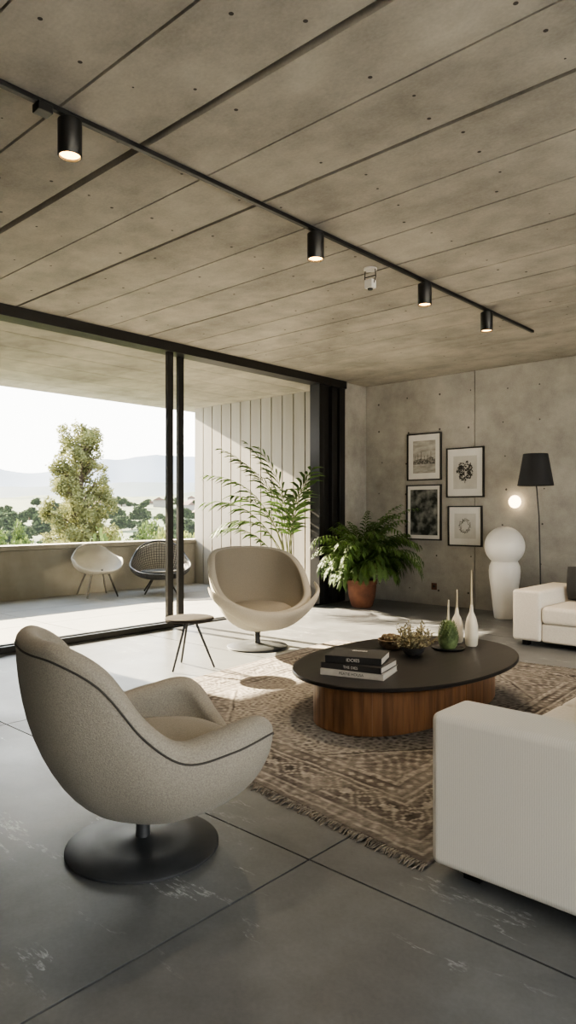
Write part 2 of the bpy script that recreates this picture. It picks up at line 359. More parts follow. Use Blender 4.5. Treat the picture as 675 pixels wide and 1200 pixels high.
def lounge(name,label,loc,rot,mo,mi,seam_mat,H=HT,R=RT,T_=TT,pw=.88,pr=.0048,rimslot=1,band=None,z0=.125):
    e=root(name,label,'chair',loc,rot)
    n=128; zi=.26
    vs=[];fs=[];ms=[]
    for k in range(n):
        a=360*k/n; col=[]; h=crom(H,a); r=crom(R,a); th=crom(T_,a); ca,sa=cos(radians(a)),sin(radians(a))
        for i in range(1,17):
            q=(i/16)**1.15*pi/2; col.append((r*sin(q)**pw,z0+(h-z0)*(1-cos(q)),0))
        for i in range(1,8):
            q=i/8*pi; col.append((r-th/2+th/2*cos(q),h+th*.42*sin(q),rimslot))
        ri=r-th
        for i in range(12,0,-1):
            q=i/12*pi/2; col.append((ri*sin(q),zi+(h-zi)*(1-cos(q)),1))
        prof_n=len(col)
        for rr,zz,_ in col: vs.append((rr*ca,rr*sa,zz))
        mats=[c[2] for c in col]
    for k in range(n):
        j=(k+1)%n
        for i in range(prof_n-1):
            fs.append((k*prof_n+i,j*prof_n+i,j*prof_n+i+1,k*prof_n+i+1)); ms.append(1 if mats[i+1] else 0)
    b=MB(); b.v=vs; b.f=fs; b.m=ms
    b.add([(0,0,z0)]+[vs[k*prof_n] for k in range(n)],[(0,1+(k+1)%n,1+k) for k in range(n)],0)
    b.obj('shell',[mo,mi],e,smooth=True,angle=180)
    # seat cushion
    cv=[];cf=[];rings=[(.0,.445),(.3,.443),(.6,.437),(.82,.425),(.93,.405),(.985,.38),(1,.35),(.98,.32),(.9,.29)]
    RB=[(0,.375),(30,.38),(60,.335),(90,.295),(120,.28),(150,.27),(180,.27)]
    m=72
    for f,zz in rings[1:]:
        for k in range(m):
            a=360*k/m; rb=crom(RB,a)*f
            cv.append((rb*cos(radians(a)),rb*sin(radians(a)),zz-.025))
    for i in range(len(rings)-2):
        for k in range(m):
            j=(k+1)%m; cf.append((i*m+k,(i+1)*m+k,(i+1)*m+j,i*m+j))
    cv.append((0,0,.42)); c=len(cv)-1
    for k in range(m): cf.append((c,k,(k+1)%m))
    b=MB(); b.add(cv,cf); b.obj('seat_cushion',mi,e,smooth=True,angle=180)
    pts=[]
    for k in range(n):
        a=360*k/n; h=crom(H,a); r=crom(R,a)+.001; pts.append((r*cos(radians(a)),r*sin(radians(a)),h-.012))
    b=MB(); b.tube(pts,pr,8,closed=True); b.obj('piping',seam_mat,e,smooth=True,angle=180)
    if band:
        A,Hb,Rb=band; n2=80; b=MB(); vs=[];fs=[]; ns=16
        for k in range(n2+1):
            u=k/n2*2-1; a=u*A; env=max(.03,(1-abs(u)**3.0))**.75
            hb=crom(Hb,a); rb=crom(Rb,a); hgt=.155*env+.016; th=.052*env+.012
            for i in range(ns):
                q=2*pi*i/ns
                dz=hgt/2*sin(q); dr=th/2*cos(q)-.085*((hgt/2-dz)/.155)**1.3*env
                vs.append(((rb+dr)*cos(radians(a)),(rb+dr)*sin(radians(a)),hb-hgt/2+dz))
        for k in range(n2):
            for i in range(ns): fs.append((k*ns+i,(k+1)*ns+i,(k+1)*ns+(i+1)%ns,k*ns+(i+1)%ns))
        fs.append(tuple(range(ns-1,-1,-1))); fs.append(tuple(range(n2*ns,n2*ns+ns)))
        b.add(vs,fs); b.obj('armrest_band',seam_mat,e,smooth=True,angle=180)
    b=MB(); b.rev([(.03,.03),(.026,.06),(.026,z0-.015),(.06,z0+.01)],n=24); b.obj('stem',M_base,e,smooth=True)
    b=MB(); b.rev([(.276,0),(.282,.004),(.282,.012),(.274,.018),(.15,.026),(.05,.032),(.032,.04)],n=72); b.obj('base',M_base,e,smooth=True)
    return e
lounge('lounge_chair','taupe boucle swivel tub chair with dark piping on round base',(-2.15,1.548,0),radians(73),M_bouc,M_bouc,M_pipe,pr=.0036)
HF=[(0,.36),(22,.375),(42,.42),(58,.48),(72,.57),(88,.70),(105,.80),(128,.86),(155,.885),(180,.89)]
RF=[(0,.44),(22,.45),(42,.475),(58,.49),(72,.485),(88,.47),(105,.455),(128,.455),(155,.455),(180,.45)]
TF=[(0,.05),(45,.06),(90,.065),(135,.065),(180,.065)]
HB=[(0,.385),(25,.41),(48,.49),(64,.56),(80,.61),(180,.61)]
RB_=[(0,.49),(25,.505),(48,.545),(64,.565),(80,.525),(180,.50)]
lounge('lounge_chair','oatmeal swivel chair with curved armrest band by the open door',(-4.53,4.54,0),radians(-24),M_cream,M_bouc2,M_cream,HF,RF,TF,1.12,pr=.006,rimslot=0,band=(74,HB,RB_),z0=.15)

# side table
e=root('side_table','small round dark tripod side table beside the cream lounge chair','table',(-4.32,3.56,0),.3)
mb=MB(); mb.rev([(0,.385),(.185,.385),(.195,.39),(.195,.402),(.19,.407),(0,.407)],n=56,cap=False); mb.obj('table_top',mat('dark_stone_top',(.035,.031,.028),(.024,.021,.019),rough=.9,scale=10,spec=.1),e,smooth=True)
b=MB(); b.cyl(0,0,.365,.386,.07,n=24); b.obj('top_hub',M_black,e,smooth=True)
for k in range(3):
    a=2*pi*k/3+.4; b=MB(); b.tube([(.045*cos(a),.045*sin(a),.38),(.2*cos(a),.2*sin(a),0.006)],[.011,.008],10); b.obj('leg',M_black,e,smooth=True)

# ------------------------------------------------------------------ rug
cA=Vector((-3.92,2.43,0));cN=Vector((-1.28,2.13,0));cFR=Vector((-1.45,5.62,0));cFL=Vector((-4.18,5.25,0))
W,LN=2.62,3.15; nu,nv=320,395
def rugp(u,v,z=0):
    p=(cA*(1-u)+cN*u)*(1-v)+(cFL*(1-u)+cFR*u)*v; return (p.x,p.y,z)
DK=(.060,.052,.048);MD=(.115,.100,.091);BG=(.35,.325,.29);GR=(.205,.187,.170);FD=(.20,.183,.165)
def tri(t,p): t=(t/p)%1; return abs(t-.5)*2
def rugcol(u,v):
    x=u*W;y=v*LN; e=min(x,W-x,y,LN-y)
    if e==x or e==W-x: s=y-LN/2
    else: s=x-W/2
    if e<.045: return MD if e<.03 else BG
    if e<.095:
        q=tri(s,.065); t=abs(e-.07)/.025
        return BG if q+t<.55 else (GR if q+t<1.1 else MD)
    if e<.107: return BG
    if e<.125: return DK
    if e<.335:
        t=(e-.23)/.105; P=.24; ph=((s/P)%1)-.5; q=ph*P/.105
        st=math.floor(abs(t)*7)/7+math.floor(abs(q)*7)/7
        if st<.15: return DK
        if st<.36: return BG
        if st<.62: return MD
        if st<.75: return BG
        ph2=abs(ph)
        if ph2>.33:
            st2=math.floor(abs(t)*7)/7+math.floor(abs((ph2-.5)*P/.105)*7)/7
            if st2<.2: return BG
            if st2<.4: return DK
        if abs(abs(t)-.7)<.07 and ph2>.15: return BG
        l=sin(s*130)*sin(t*13)
        if l>.55: return GR
        return MD if l>-.5 else DK
    if e<.35: return BG
    if e<.365: return DK
    if e<.42:
        q=tri(s,.06); t=abs(e-.3925)/.0275
        return BG if q+t<.7 else MD
    if e<.435: return DK
    if e<.47:
        return GR if sin(s*75)*sin(e*110)>.2 else BG
    if e<.48: return MD
    cx=(x-W/2);cy=(y-LN/2)
    hw=W/2-.48; hh=LN/2-.48
    R_=abs(cx)/(hw*.80)+abs(cy)/(hh*.86)
    st=math.floor(R_*26)/26
    K=(hw-abs(cx))/(hw*.62)+(hh-abs(cy))/(hh*.55)
    fl=sin(cx*78+1.6*sin(cy*27))*sin(cy*72+1.6*sin(cx*25))
    if st<.16: return BG if fl>-.2 else DK
    if st<.20: return DK
    if st<.42: return (GR if fl>.45 else (DK if fl<-.6 else MD))
    if st<.46: return BG
    if st<.50: return DK
    if st<.72: return (MD if fl>.35 else (BG if fl>-.4 else GR))
    if st<.76: return DK
    if K<.80: return (BG if fl>.6 else (GR if fl>-.1 else MD))
    if K<.85: return BG
    if K<.89: return DK
    return (MD if fl>.5 else (GR if fl<-.5 else BG))
vs=[];cols=[]
for j in range(nv+1):
    for i in range(nu+1):
        u=i/nu;v=j/nv
        z=.010+.0012*noise.noise(Vector((u*9,v*9,0)))+.0006*rng.random()
        vs.append(rugp(u,v,z))
        wu=u+.004*noise.noise(Vector((u*26,v*30,7)));wv=v+.0035*noise.noise(Vector((u*26,v*30,17)))
        c=rugcol(min(max(wu,.0001),.9999),min(max(wv,.0001),.9999))
        w=.5+.5*noise.noise(Vector((u*5,v*6,3)));w2=noise.noise(Vector((u*70,v*85,1)));w3=noise.noise(Vector((u*16,v*19,9)))
        f=1+.42*w2+.24*w3+rng.uniform(-.2,.2); k=min(.88,max(.08,.22+.36*w+.65*w3))
        cols.append(tuple(max(.02,(c[t]*(1-k)+FD[t]*k)*f) for t in range(3))+(1,))
fs=[]
for j in range(nv):
    for i in range(nu):
        a=j*(nu+1)+i; fs.append((a,a+1,a+nu+2,a+nu+1))
# skirt
def skirt(idx):
    o=len(vs)
    for k in idx: vs.append((vs[k][0],vs[k][1],.0005)); cols.append((.1,.08,.07,1))
    for t in range(len(idx)-1): fs.append((idx[t],o+t,o+t+1,idx[t+1]))
skirt([i for i in range(nu+1)]); skirt([nv*(nu+1)+i for i in range(nu,-1,-1)])
skirt([j*(nu+1) for j in range(nv,-1,-1)]); skirt([j*(nu+1)+nu for j in range(nv+1)])
me=bpy.data.meshes.new('area_rug'); me.from_pydata(vs,[],fs)
ca=me.color_attributes.new('Col','FLOAT_COLOR','POINT'); ca.data.foreach_set('color',[x for c in cols for x in c])
me.polygons.foreach_set('use_smooth',[True]*len(fs))
mr=mat('woven_wool',(1,1,1),rough=.97,bump=.5,bscale=260,bdist=.004,spec=.1)
nt=mr.node_tree; at=nt.nodes.new('ShaderNodeAttribute'); at.attribute_name='Col'; nt.links.new(at.outputs['Color'],nt.nodes['Principled BSDF'].inputs['Base Color'])
me.materials.append(mr); rug=bpy.data.objects.new('area_rug',me); COL.objects.link(rug)
tag(rug,'faded brown and cream oriental wool rug with fringed edges','rug')
mb=MB()
for v,sg in ((0,-1),(1,1)):
    for i in range(330):
        u=(i+rng.random())/330; p=Vector(rugp(u,v,.007)); L=rng.uniform(.035,.065); dx=rng.uniform(-.015,.015)
        q=p+Vector((dx,sg*L,-.004)); m=p+Vector((dx*.2,sg*L*.5,.003)); mb.tube([p,m,q],[.003,.0035,.002],4)
mb.obj('fringe',mat('wool_fringe',(.28,.25,.21),(.10,.088,.075),rough=1,scale=40),rug,stuff=True)

# ------------------------------------------------------------------ coffee table
RZ=.0125
e=root('coffee_table','low oval coffee table with black top and walnut plank drum base','table',(-2.43,3.83,RZ),0)
TZ=.31-RZ
def sell(a,b,t,p=2.25):
    c,s=cos(t),sin(t); return (math.copysign(abs(c)**(2/p),c)*b, math.copysign(abs(s)**(2/p),s)*a)
def ring_solid(mb,a,b,levels,n=128,mi=0,p=2.2):
    vs=[];fs=[]
    for (off,z) in levels:
        for k in range(n):
            x,y=sell(a+off,b+off,2*pi*k/n,p); vs.append((x,y,z))
    for i in range(len(levels)-1):
        for k in range(n):
            j=(k+1)%n; fs.append((i*n+k,i*n+j,(i+1)*n+j,(i+1)*n+k))
    fs.append(tuple(range(n-1,-1,-1))); o=(len(levels)-1)*n; fs.append(tuple(range(o,o+n)))
    mb.add(vs,fs,mi)
mb=MB(); ring_solid(mb,.90,.60,[(-.008,TZ-.024),(0,TZ-.02),(0,TZ-.004),(-.004,TZ)],p=2.1); mb.obj('table_top',M_top,e,smooth=True)
mb=MB(); ring_solid(mb,.775,.385,[(-.01,0),(-.01,TZ-.024)],mi=1,p=2.4)
n=52
for k in range(n):
    for sub in range(2):
        t0=2*pi*(k+.01+.49*sub)/n;t1=2*pi*(k+.50+.49*sub)/n
        a0=sell(.79,.40,t0,2.4);a1=sell(.79,.40,t1,2.4);b0=sell(.765,.375,t0,2.4);b1=sell(.765,.375,t1,2.4)
        z0,z1=.002,TZ-.025
        if sub==0: V=[(*b0,z0),(*a0,z0),(*a1,z0),(*b1,z0),(*b0,z1),(*a0,z1),(*a1,z1),(*b1,z1)]
        else: V2=[(*a1,z0),(*b1,z0),(*a1,z1),(*b1,z1)]
    mb.add(V+V2,[(0,3,2,1),(4,5,6,7),(0,1,5,4),(1,2,6,5),(3,0,4,7),(2,3,9,8),(2,8,10,6),(8,9,11,10),(9,3,7,11),(7,6,10,11)],0)
mb.obj('drum_base',[M_walnut,M_dark],e)
T=.31+.0002
# books
def text_mesh(name,s,size,parent,loc,rot,m):
    cu=bpy.data.curves.new(name,'FONT'); cu.body=s; cu.size=size; cu.extrude=.0004; cu.align_x='CENTER'; cu.align_y='CENTER'
    o=bpy.data.objects.new(name,cu); COL.objects.link(o); bpy.context.view_layer.update()
    me=bpy.data.meshes.new_from_object(o.evaluated_get(bpy.context.evaluated_depsgraph_get())); bpy.data.objects.remove(o)
    o=bpy.data.objects.new(name,me); COL.objects.link(o); me.materials.clear(); me.materials.append(m); o.parent=parent; o.location=loc; o.rotation_euler=rot
    return o
M_bk=mat('black_book_cloth',(.02,.02,.02),rough=.6,scale=30); M_bk2=mat('charcoal_book_cloth',(.04,.037,.035),rough=.6,scale=30)
M_bkw=mat('cream_book_cloth',(.60,.56,.50),rough=.7,scale=30); M_pages=mat('book_pages',(.70,.66,.58),(.55,.5,.43),rough=.9,scale=30,stretch=(.2,.2,30))
M_txt=mat('spine_lettering',(.75,.72,.66),rough=.6); M_txtd=mat('dark_lettering',(.05,.05,.05),rough=.6)
z=T
for i,(w,d,h,m,txt,tm,rot,dx) in enumerate([(.38,.28,.036,M_bkw,'PEATIE HOUSA',M_txtd,0.02,0),(.37,.27,.036,M_bk2,'THE DIES',M_txt,-.03,.0),(.33,.25,.042,M_bk,'IDOIES',M_txt,.12,-.01)]):
    lab=['thick cream-spined art book at the bottom of the stack','charcoal art book in the middle of the stack','black art book on top of the stack'][i]
    e=root('book',lab,'book',(-2.42+dx,3.27,z),.28+rot,group='art books stacked on the coffee table')
    mb=MB(); c=.003
    mb.box(-w/2,w/2,-d/2,d/2,0,c); mb.box(-w/2,w/2,-d/2,d/2,h-c,h); mb.box(-w/2,w/2,-d/2,-d/2+c,c,h-c)
    mb.obj('cover',m,e,bevel=.001,bseg=1)
    mb=MB(); mb.box(-w/2+.005,w/2-.005,-d/2+c,d/2-.005,c,h-c); mb.obj('pages',M_pages,e)
    text_mesh('spine_title',txt,h*.62,e,(0,-d/2-.0006,h/2),(pi/2,0,0),tm)
    if i==2: text_mesh('cover_title','IDOIES',.03,e,(0,.05,h+.0006),(0,0,0),M_txt)
    z+=h+.0004
# wooden bowl / dried pod
e=root('wooden_bowl','rough dark wooden bowl holding dried pods','bowl',(-2.68,3.99,T),0)
mb=MB(); mb.rev([(.0,0),(.05,0),(.085,.03),(.095,.065),(.088,.068),(.07,.04),(.0,.025)],n=36,cap=False); mb.obj('bowl_body',mat('burnt_wood',(.17,.12,.075),(.06,.04,.025),rough=.8,scale=25,bump=.5,bscale=50),e,smooth=True)
mb=MB()
for k in range(7):
    a=k*2.4; r=.012+.035*(k>0)
    c=(r*cos(a),r*sin(a),.065+.012*(k==0)+.004*(k%3)); 
    mb.rev([(max(.001,.028*sin(q*pi/8)),c[2]-.030*cos(q*pi/8)) for q in range(9)],c[0],c[1],n=14)
mb.obj('dried_pods',mat('dried_pod',(.22,.16,.10),(.10,.07,.04),rough=.9,scale=60,bump=.5),e,smooth=True)
# dried plant
e=root('dried_arrangement','dried olive-tinged sprigs in a small dark bowl','plant',(-2.45,3.90,T),0)
mb=MB(); mb.rev([(.0,0),(.04,0),(.07,.03),(.078,.055),(.07,.055),(.0,.03)],n=32,cap=False); mb.obj('bowl_body',M_bk2,e,smooth=True)
mb=MB(); r2=random.Random(8)
for k in range(110):
    a=r2.uniform(0,2*pi);el=r2.uniform(.35,1.45);L=r2.uniform(.10,.19)
    d=Vector((cos(el)*cos(a),cos(el)*sin(a),sin(el))); b=Vector((0,0,.04))+Vector((cos(a),sin(a),0))*.03
    mb.tube([b,b+d*L*.6,b+d*L+Vector((0,0,-.01))],[.0016,.0012,.0008],4,0)
    for q in range(8):
        p=b+d*L*(.3+.7*q/8); t=Vector((r2.uniform(-1,1),r2.uniform(-1,1),r2.uniform(-.3,1))).normalized()*.022; s=t.orthogonal().normalized()*.006
        mb.add([p,p+t*.5+s,p+t,p+t*.5-s],[(0,1,2,3)],1)
mb.obj('dried_sprigs',[mat('dry_twig',(.2,.15,.09),rough=.9),mat('dry_leaf',(.36,.32,.20),(.17,.155,.09),rough=.9,scale=40)],e)
# plate and cactus-like bottle
e=root('tray','small round black tray under the green pinecone ornament','tray',(-2.39,4.25,T),0)
mb=MB(); mb.rev([(.0,0),(.10,0),(.112,.008),(.112,.012),(.104,.010),(.098,.005),(0,.005)],n=48,cap=False); mb.obj('tray_body',M_black,e,smooth=True)
e=root('green_ornament','green scaly pinecone-shaped ornament with thin pale neck','ornament',(-2.39,4.25,T+.0055),0)
mb=MB()
body=[(.0,0),(.045,.0),(.06,.02),(.068,.05),(.064,.09),(.052,.13),(.036,.165),(.02,.19),(0,.195)]
mb.rev(body,n=32,cap=False)
for ringi in range(11):
    zc=.012+ringi*.016; 
    rr=.068*math.sqrt(max(.05,1-((zc-.05)/.15)**2)) if zc>.05 else .05+.018*zc/.05
    nn=max(8,int(2*pi*rr/.022))
    for k in range(nn):
        a=2*pi*(k+.5*(ringi%2))/nn; c=Vector((cos(a),sin(a),0)); t=Vector((-sin(a),cos(a),0)); o=c*rr*.97+Vector((0,0,zc))
        mb.add([o-t*.010,o+t*.010,o+c*.006+t*.006+Vector((0,0,.013)),o+c*.010+Vector((0,0,.020)),o+c*.006-t*.006+Vector((0,0,.013))],[(0,1,2,3,4)],0)
mb.obj('scales',mat('green_glaze',(.20,.26,.11),(.09,.13,.05),rough=.5,scale=30),e,smooth=True)
mb=MB(); mb.tube([(0,0,.18),(0,0,.22),(.002,0,.33)],[.011,.008,.005],12); mb.obj('neck',mat('pale_neck',(.62,.54,.40),rough=.5),e,smooth=True)
def bottle(loc,hb,ht,label):
    e=root('bud_vase',label,'vase',loc,0,group='slim vases on the coffee table')
    mb=MB(); mb.rev([(0,0),(.034,0),(.042,.01),(.046,.06),(.043,hb*.5),(.032,hb*.68),(.015,hb*.82),(.009,hb),(.006,hb),(0,hb-.01)],n=36,cap=False); mb.obj('vase_body',mat('bone_ceramic',(.80,.73,.60),(.74,.67,.54),rough=.45),e,smooth=True)
    mb=MB(); mb.tube([(0,0,hb-.02),(0,0,ht)],[.008,.004],8); mb.obj('stick',mat('pale_reed',(.66,.56,.38),rough=.7),e,smooth=True)
bottle((-2.46,4.50,T),.25,.38,'slim bone-coloured bottle vase, shorter, on the table')
bottle((-2.32,4.45,T),.29,.53,'slim bone-coloured bottle vase with tall reed')

# ------------------------------------------------------------------ sofas
e=root('sofa','ivory fine-ribbed fabric sofa with block arms beside the rug','sofa',(-1.24,2.08,0),0)
mb=MB(); mb.box(0,1.0,0,.24,.045,.565); mb.obj('arm',M_sofa,e,bevel=.028,bseg=5)
mb=MB(); mb.box(0,1.0,2.0,2.24,.045,.565); mb.obj('arm',M_sofa,e,bevel=.028,bseg=5)
mb=MB(); mb.box(.02,1.0,.241,1.999,.045,.25); mb.obj('seat_base',M_sofa2,e,bevel=.02)
for a,b in ((.243,1.118),(1.122,1.997)):
    mb=MB(); mb.box(.01,.78,a,b,.251,.37); mb.obj('seat_cushion',M_sofa2,e,bevel=.035,bseg=4)
mb=MB(); mb.box(.79,1.0,.242,1.998,.251,.72); mb.obj('backrest',M_sofa2,e,bevel=.04,bseg=4)
for x,y in ((.12,.1),(.9,.1),(.12,2.12),(.9,2.12)):
    mb=MB(); mb.box(x-.03,x+.03,y-.03,y+.03,.0,.045); mb.obj('foot',M_black,e)
e=root('sofa','cream upholstered low sofa with block arm and charcoal cushion','sofa',(-2.84,6.25,0),0)
mb=MB(); mb.box(0,.27,0,.95,.05,.52); mb.obj('arm',M_sofa2,e,bevel=.03,bseg=4)
mb=MB(); mb.box(2.1,2.37,0,.95,.05,.52); mb.obj('arm',M_sofa2,e,bevel=.03,bseg=4)
mb=MB(); mb.box(.271,2.099,.02,.95,.05,.22); mb.obj('seat_base',M_sofa2,e,bevel=.02)
for a,b in ((.273,1.183),(1.187,2.097)):
    mb=MB(); mb.box(a,b,.0,.72,.221,.38); mb.obj('seat_cushion',M_sofa2,e,bevel=.04,bseg=4)
mb=MB(); mb.box(.272,2.098,.73,.95,.221,.60); mb.obj('backrest',M_sofa2,e,bevel=.04,bseg=4)
for x,y in ((.1,.1),(2.27,.1),(.1,.85),(2.27,.85)):
    mb=MB(); mb.box(x-.03,x+.03,y-.03,y+.03,0,.05); mb.obj('foot',M_black,e)
e=root('cushion','charcoal square cushion resting on the cream sofa','cushion',(-2.34,6.84,.385),0)
mb=MB(); n=14
for sgn in (1,-1):
    vs=[];fs=[]
    for j in range(n+1):
        for i in range(n+1):
            u=i/n*2-1;v=j/n*2-1; t=.07*((1-u**4)*(1-v**4))**.6
            vs.append((u*.21*(1-.06*v*v),sgn*t+ -.0*v,.17+v*.17*(1-.06*u*u)))
    for j in range(n):
        for i in range(n):
            a=j*(n+1)+i; q=(a,a+1,a+n+2,a+n+1); fs.append(q if sgn<0 else q[::-1])
    mb.add(vs,fs)
mb.obj('cushion_cover',M_char,e,smooth=True,angle=180)

# ------------------------------------------------------------------ floor lamp, sconce, sculpture
e=root('floor_lamp','slim black floor lamp with tapered black shade by the wall','lamp',(-3.22,7.70,0),0)
mb=MB(); mb.rev([(.14,0),(.14,.012),(.13,.018),(.015,.024)],n=48); mb.obj('lamp_base',M_black,e,smooth=True)
mb=MB(); mb.tube([(.06,0,.02),(.055,0,.6),(.04,0,1.2),(.015,0,1.5),(0,0,1.62)],.008,10); mb.obj('pole',M_black,e,smooth=True)
mb=MB(); mb.rev([(.195,1.55),(.198,1.55),(.135,1.91),(.132,1.91),(.195,1.55)],n=56,cap=False); mb.rev([(.0,1.905),(.133,1.905)],n=56,cap=False); mb.obj('lamp_shade',M_lampblk,e,smooth=True)
mb=MB(); mb.rev([(.001,1.62),(.02,1.63),(.032,1.67),(.02,1.71),(.015,1.75),(.001,1.75)],n=20,cap=False); mb.obj('bulb',M_white,e,smooth=True)
e=root('wall_sconce','small glowing opal disc light on the concrete wall','wall light',(-3.664,Y1,1.376),0)
def sphere(c,r,sy,n,m):
    vs=[];fs=[]
    for j in range(1,m):
        for k in range(n):
            t=pi*j/m;a=2*pi*k/n; vs.append((c[0]+r*sin(t)*cos(a),c[1]+r*sy*sin(t)*sin(a),c[2]+r*cos(t)))
    for j in range(m-2):
        for k in range(n): fs.append((j*n+k,(j+1)*n+k,(j+1)*n+(k+1)%n,j*n+(k+1)%n))
    a=len(vs); vs.append((c[0],c[1],c[2]+r)); b=len(vs); vs.append((c[0],c[1],c[2]-r))
    for k in range(n): fs.append((a,k,(k+1)%n)); fs.append((b,(m-2)*n+(k+1)%n,(m-2)*n+k))
    return vs,fs
def sph(mb,c,r,sy=1,mi=0,n=28,m=16):
    mb.add(*sphere(c,r,sy,n,m),mi)
mb=MB(); sph(mb,(0,-.06,0),.078,.55); mb.obj('globe',M_globe,e,smooth=True,angle=180)
mb=MB(); vs=[];
for y in (-.03,0):
    for k in range(24): vs.append((.045*cos(2*pi*k/24),y,.045*sin(2*pi*k/24)))
mb.add(vs,[(k,(k+1)%24,24+(k+1)%24,24+k) for k in range(24)]); mb.obj('backplate',M_black,e,smooth=True)
e=root('sculptural_vase','large white ceramic vase with spherical top on tapered body','vase',(-3.60,7.72,0),0)
mb=MB(); mb.rev([(0,0),(.110,0),(.120,.01),(.132,.12),(.155,.33),(.175,.48),(.180,.56),(.172,.62),(.15,.67),(0,.67)],n=64,cap=False); mb.obj('vase_body',M_white,e,smooth=True,angle=60)
mb=MB(); sph(mb,(0,0,.850),.230,1,0,64,40); mb.obj('sphere_top',M_white,e,smooth=True,angle=60)
e=root('wall_outlet','small brown wall socket','socket',(-4.82,Y1,.25),0)
mb=MB(); mb.box(-.04,.04,-.01,0,-.045,.045); mb.obj('socket_plate',mat('brown_plate',(.12,.05,.03),rough=.5),e,bevel=.003)
mb=MB(); mb.cyl(0,0,0,.004,.018,n=16); o=mb.obj('socket_face',M_black,e); o.rotation_euler=(pi/2,0,0); o.location=(0,-.0102,0)

# ------------------------------------------------------------------ pictures
def picture(label,cx,cz,w,h,pr,extra=None,mw=.09):
    e=root('framed_picture',label,'picture',(cx,Y1,cz),0,group='framed pictures on the concrete wall')
    t=.016
    mb=MB(); mb.box(-w/2,w/2,-.03,0,-h/2,-h/2+t); mb.box(-w/2,w/2,-.03,0,h/2-t,h/2); mb.box(-w/2,-w/2+t,-.03,0,-h/2+t,h/2-t); mb.box(w/2-t,w/2,-.03,0,-h/2+t,h/2-t)
    mb.obj('frame',M_black,e)
    mb=MB(); mb.box(-w/2+t,w/2-t,-.012,-.002,-h/2+t,h/2-t); mb.obj('mat_board',M_paper,e)
    mb=MB(); mb.box(-w/2+mw,w/2-mw,-.0135,-.012,-h/2+mw*1.1,h/2-mw*1.1); mb.obj('print',pr,e)
    if extra: extra(e)
def shapes(mat_,fn):
    def f(e):
        mb=MB(); fn(mb); mb.obj('print_motif',mat_,e)
    return f
ink=mat('ink',(.03,.03,.028),(.08,.075,.065),rough=.9,scale=40,lo=.45,hi=.5); 
ink2=mat('grey_ink',(.12,.115,.10),(.30,.28,.25),rough=.9,scale=50,lo=.45,hi=.52)
def fan(mb,pts,y=-.0142): mb.add([(p[0],y,p[1]) for p in pts],[tuple(range(len(pts)))])
def m1(mb):
    fan(mb,[(-.17,-.05),(-.17,-.10),(.17,-.10),(.17,-.03),(.10,.00),(.02,-.04),(-.05,-.02)][::1])
    for k in range(6): fan(mb,[(-.15+k*.05,-.08),(-.14+k*.05,-.08),(-.14+k*.05,.01+.03*(k%3)),(-.15+k*.05,.01+.03*(k%3))])
def m2(mb):
    r3=random.Random(2)
    for k in range(150):
        a=r3.uniform(0,2*pi); r=.115*math.sqrt(r3.random()); c=(r*cos(a),.02+r*1.1*sin(a)); q=r3.uniform(.010,.026); b=r3.uniform(0,pi)
        fan(mb,[(c[0]+q*cos(b+t*pi/2)*(1 if t%2 else .45),c[1]+q*sin(b+t*pi/2)*(1 if t%2 else .45)) for t in range(4)],-.0142-.00002*k)
    fan(mb,[(-.004,-.14),(.004,-.14),(.004,-.05),(-.004,-.05)])
def m4(mb):
    r3=random.Random(5)
    for k in range(80):
        a=2*pi*k/80+r3.uniform(-.1,.1); r=.085+r3.uniform(-.025,.012); c=(r*cos(a)*.85,.0+r*sin(a)); q=.017; b=r3.uniform(0,pi)
        fan(mb,[(c[0]+q*cos(b+t*pi/2)*(1 if t%2 else .3),c[1]+q*sin(b+t*pi/2)*(1 if t%2 else .3)) for t in range(4)],-.0142-.00002*k)
picture('black framed pale landscape etching',-4.97,2.0,.53,.64,mat('pale_print',(.50,.48,.43),(.28,.265,.235),rough=.9,scale=6,stretch=(1,1,3)),shapes(ink2,m1))
picture('black framed dark botanical print with wide mat',-4.36,1.765,.535,.65,mat('cream_print',(.58,.56,.51),rough=.9),shapes(ink,m2),mw=.10)
picture('black framed dark foliage photograph',-4.975,1.245,.54,.75,mat('dark_photo',(.30,.30,.27),(.02,.025,.02),rough=.8,scale=9,lo=.42,hi=.72),None,mw=.06)
picture('black framed round wreath line drawing',-4.36,1.067,.485,.525,mat('cream_print2',(.60,.58,.53),rough=.9),shapes(ink2,m4),mw=.09)

# ------------------------------------------------------------------ plants
def frond(mb,base,az,elev,L,droop,ll,N,w,r,bare=.25,fwd=.55,hang=.2):
    p=Vector(base); pts=[p.copy()]; dirs=[]; e=elev
    for i in range(N):
        e-=droop*2*(i+.5)/N/N
        d=Vector((cos(e)*cos(az),cos(e)*sin(az),sin(e))); p=p+d*L/N; pts.append(p.copy()); dirs.append(d)
    mb.tube(pts,[.008*(1-.8*i/N) for i in range(N+1)],4,1)
    side=Vector((-sin(az),cos(az),0))
    for i in range(int(N*bare),N+1):
        f=(i-N*bare)/(N*(1-bare)); d=dirs[min(i,N-1)]; q=pts[i]
        l=ll*(.35+.65*sin(pi*min(1,.12+.8*max(0,f))))*r.uniform(.85,1.1)
        for s in (1,-1):
            k=fwd+f*.5
            ld=(side*s+d*k+Vector((0,0,r.uniform(-.35,.05)))).normalized()
            wv=(d-ld*d.dot(ld)); wv=wv.normalized()*w if wv.length>1e-4 else side*w
            m1_=q+ld*l*.3+Vector((0,0,.012)); m2_=q+ld*l*.65+Vector((0,0,-l*hang*.2)); tip=q+ld*l+Vector((0,0,-l*hang))
            mb.add([q,m1_+wv,m2_+wv*.8,tip,m2_-wv*.8,m1_-wv],[(0,1,5),(1,2,4,5),(2,3,4)],0)
e=root('potted_palm','tall arching palm in a dark planter by the door stack','plant',(-6.42,7.06,0),0)
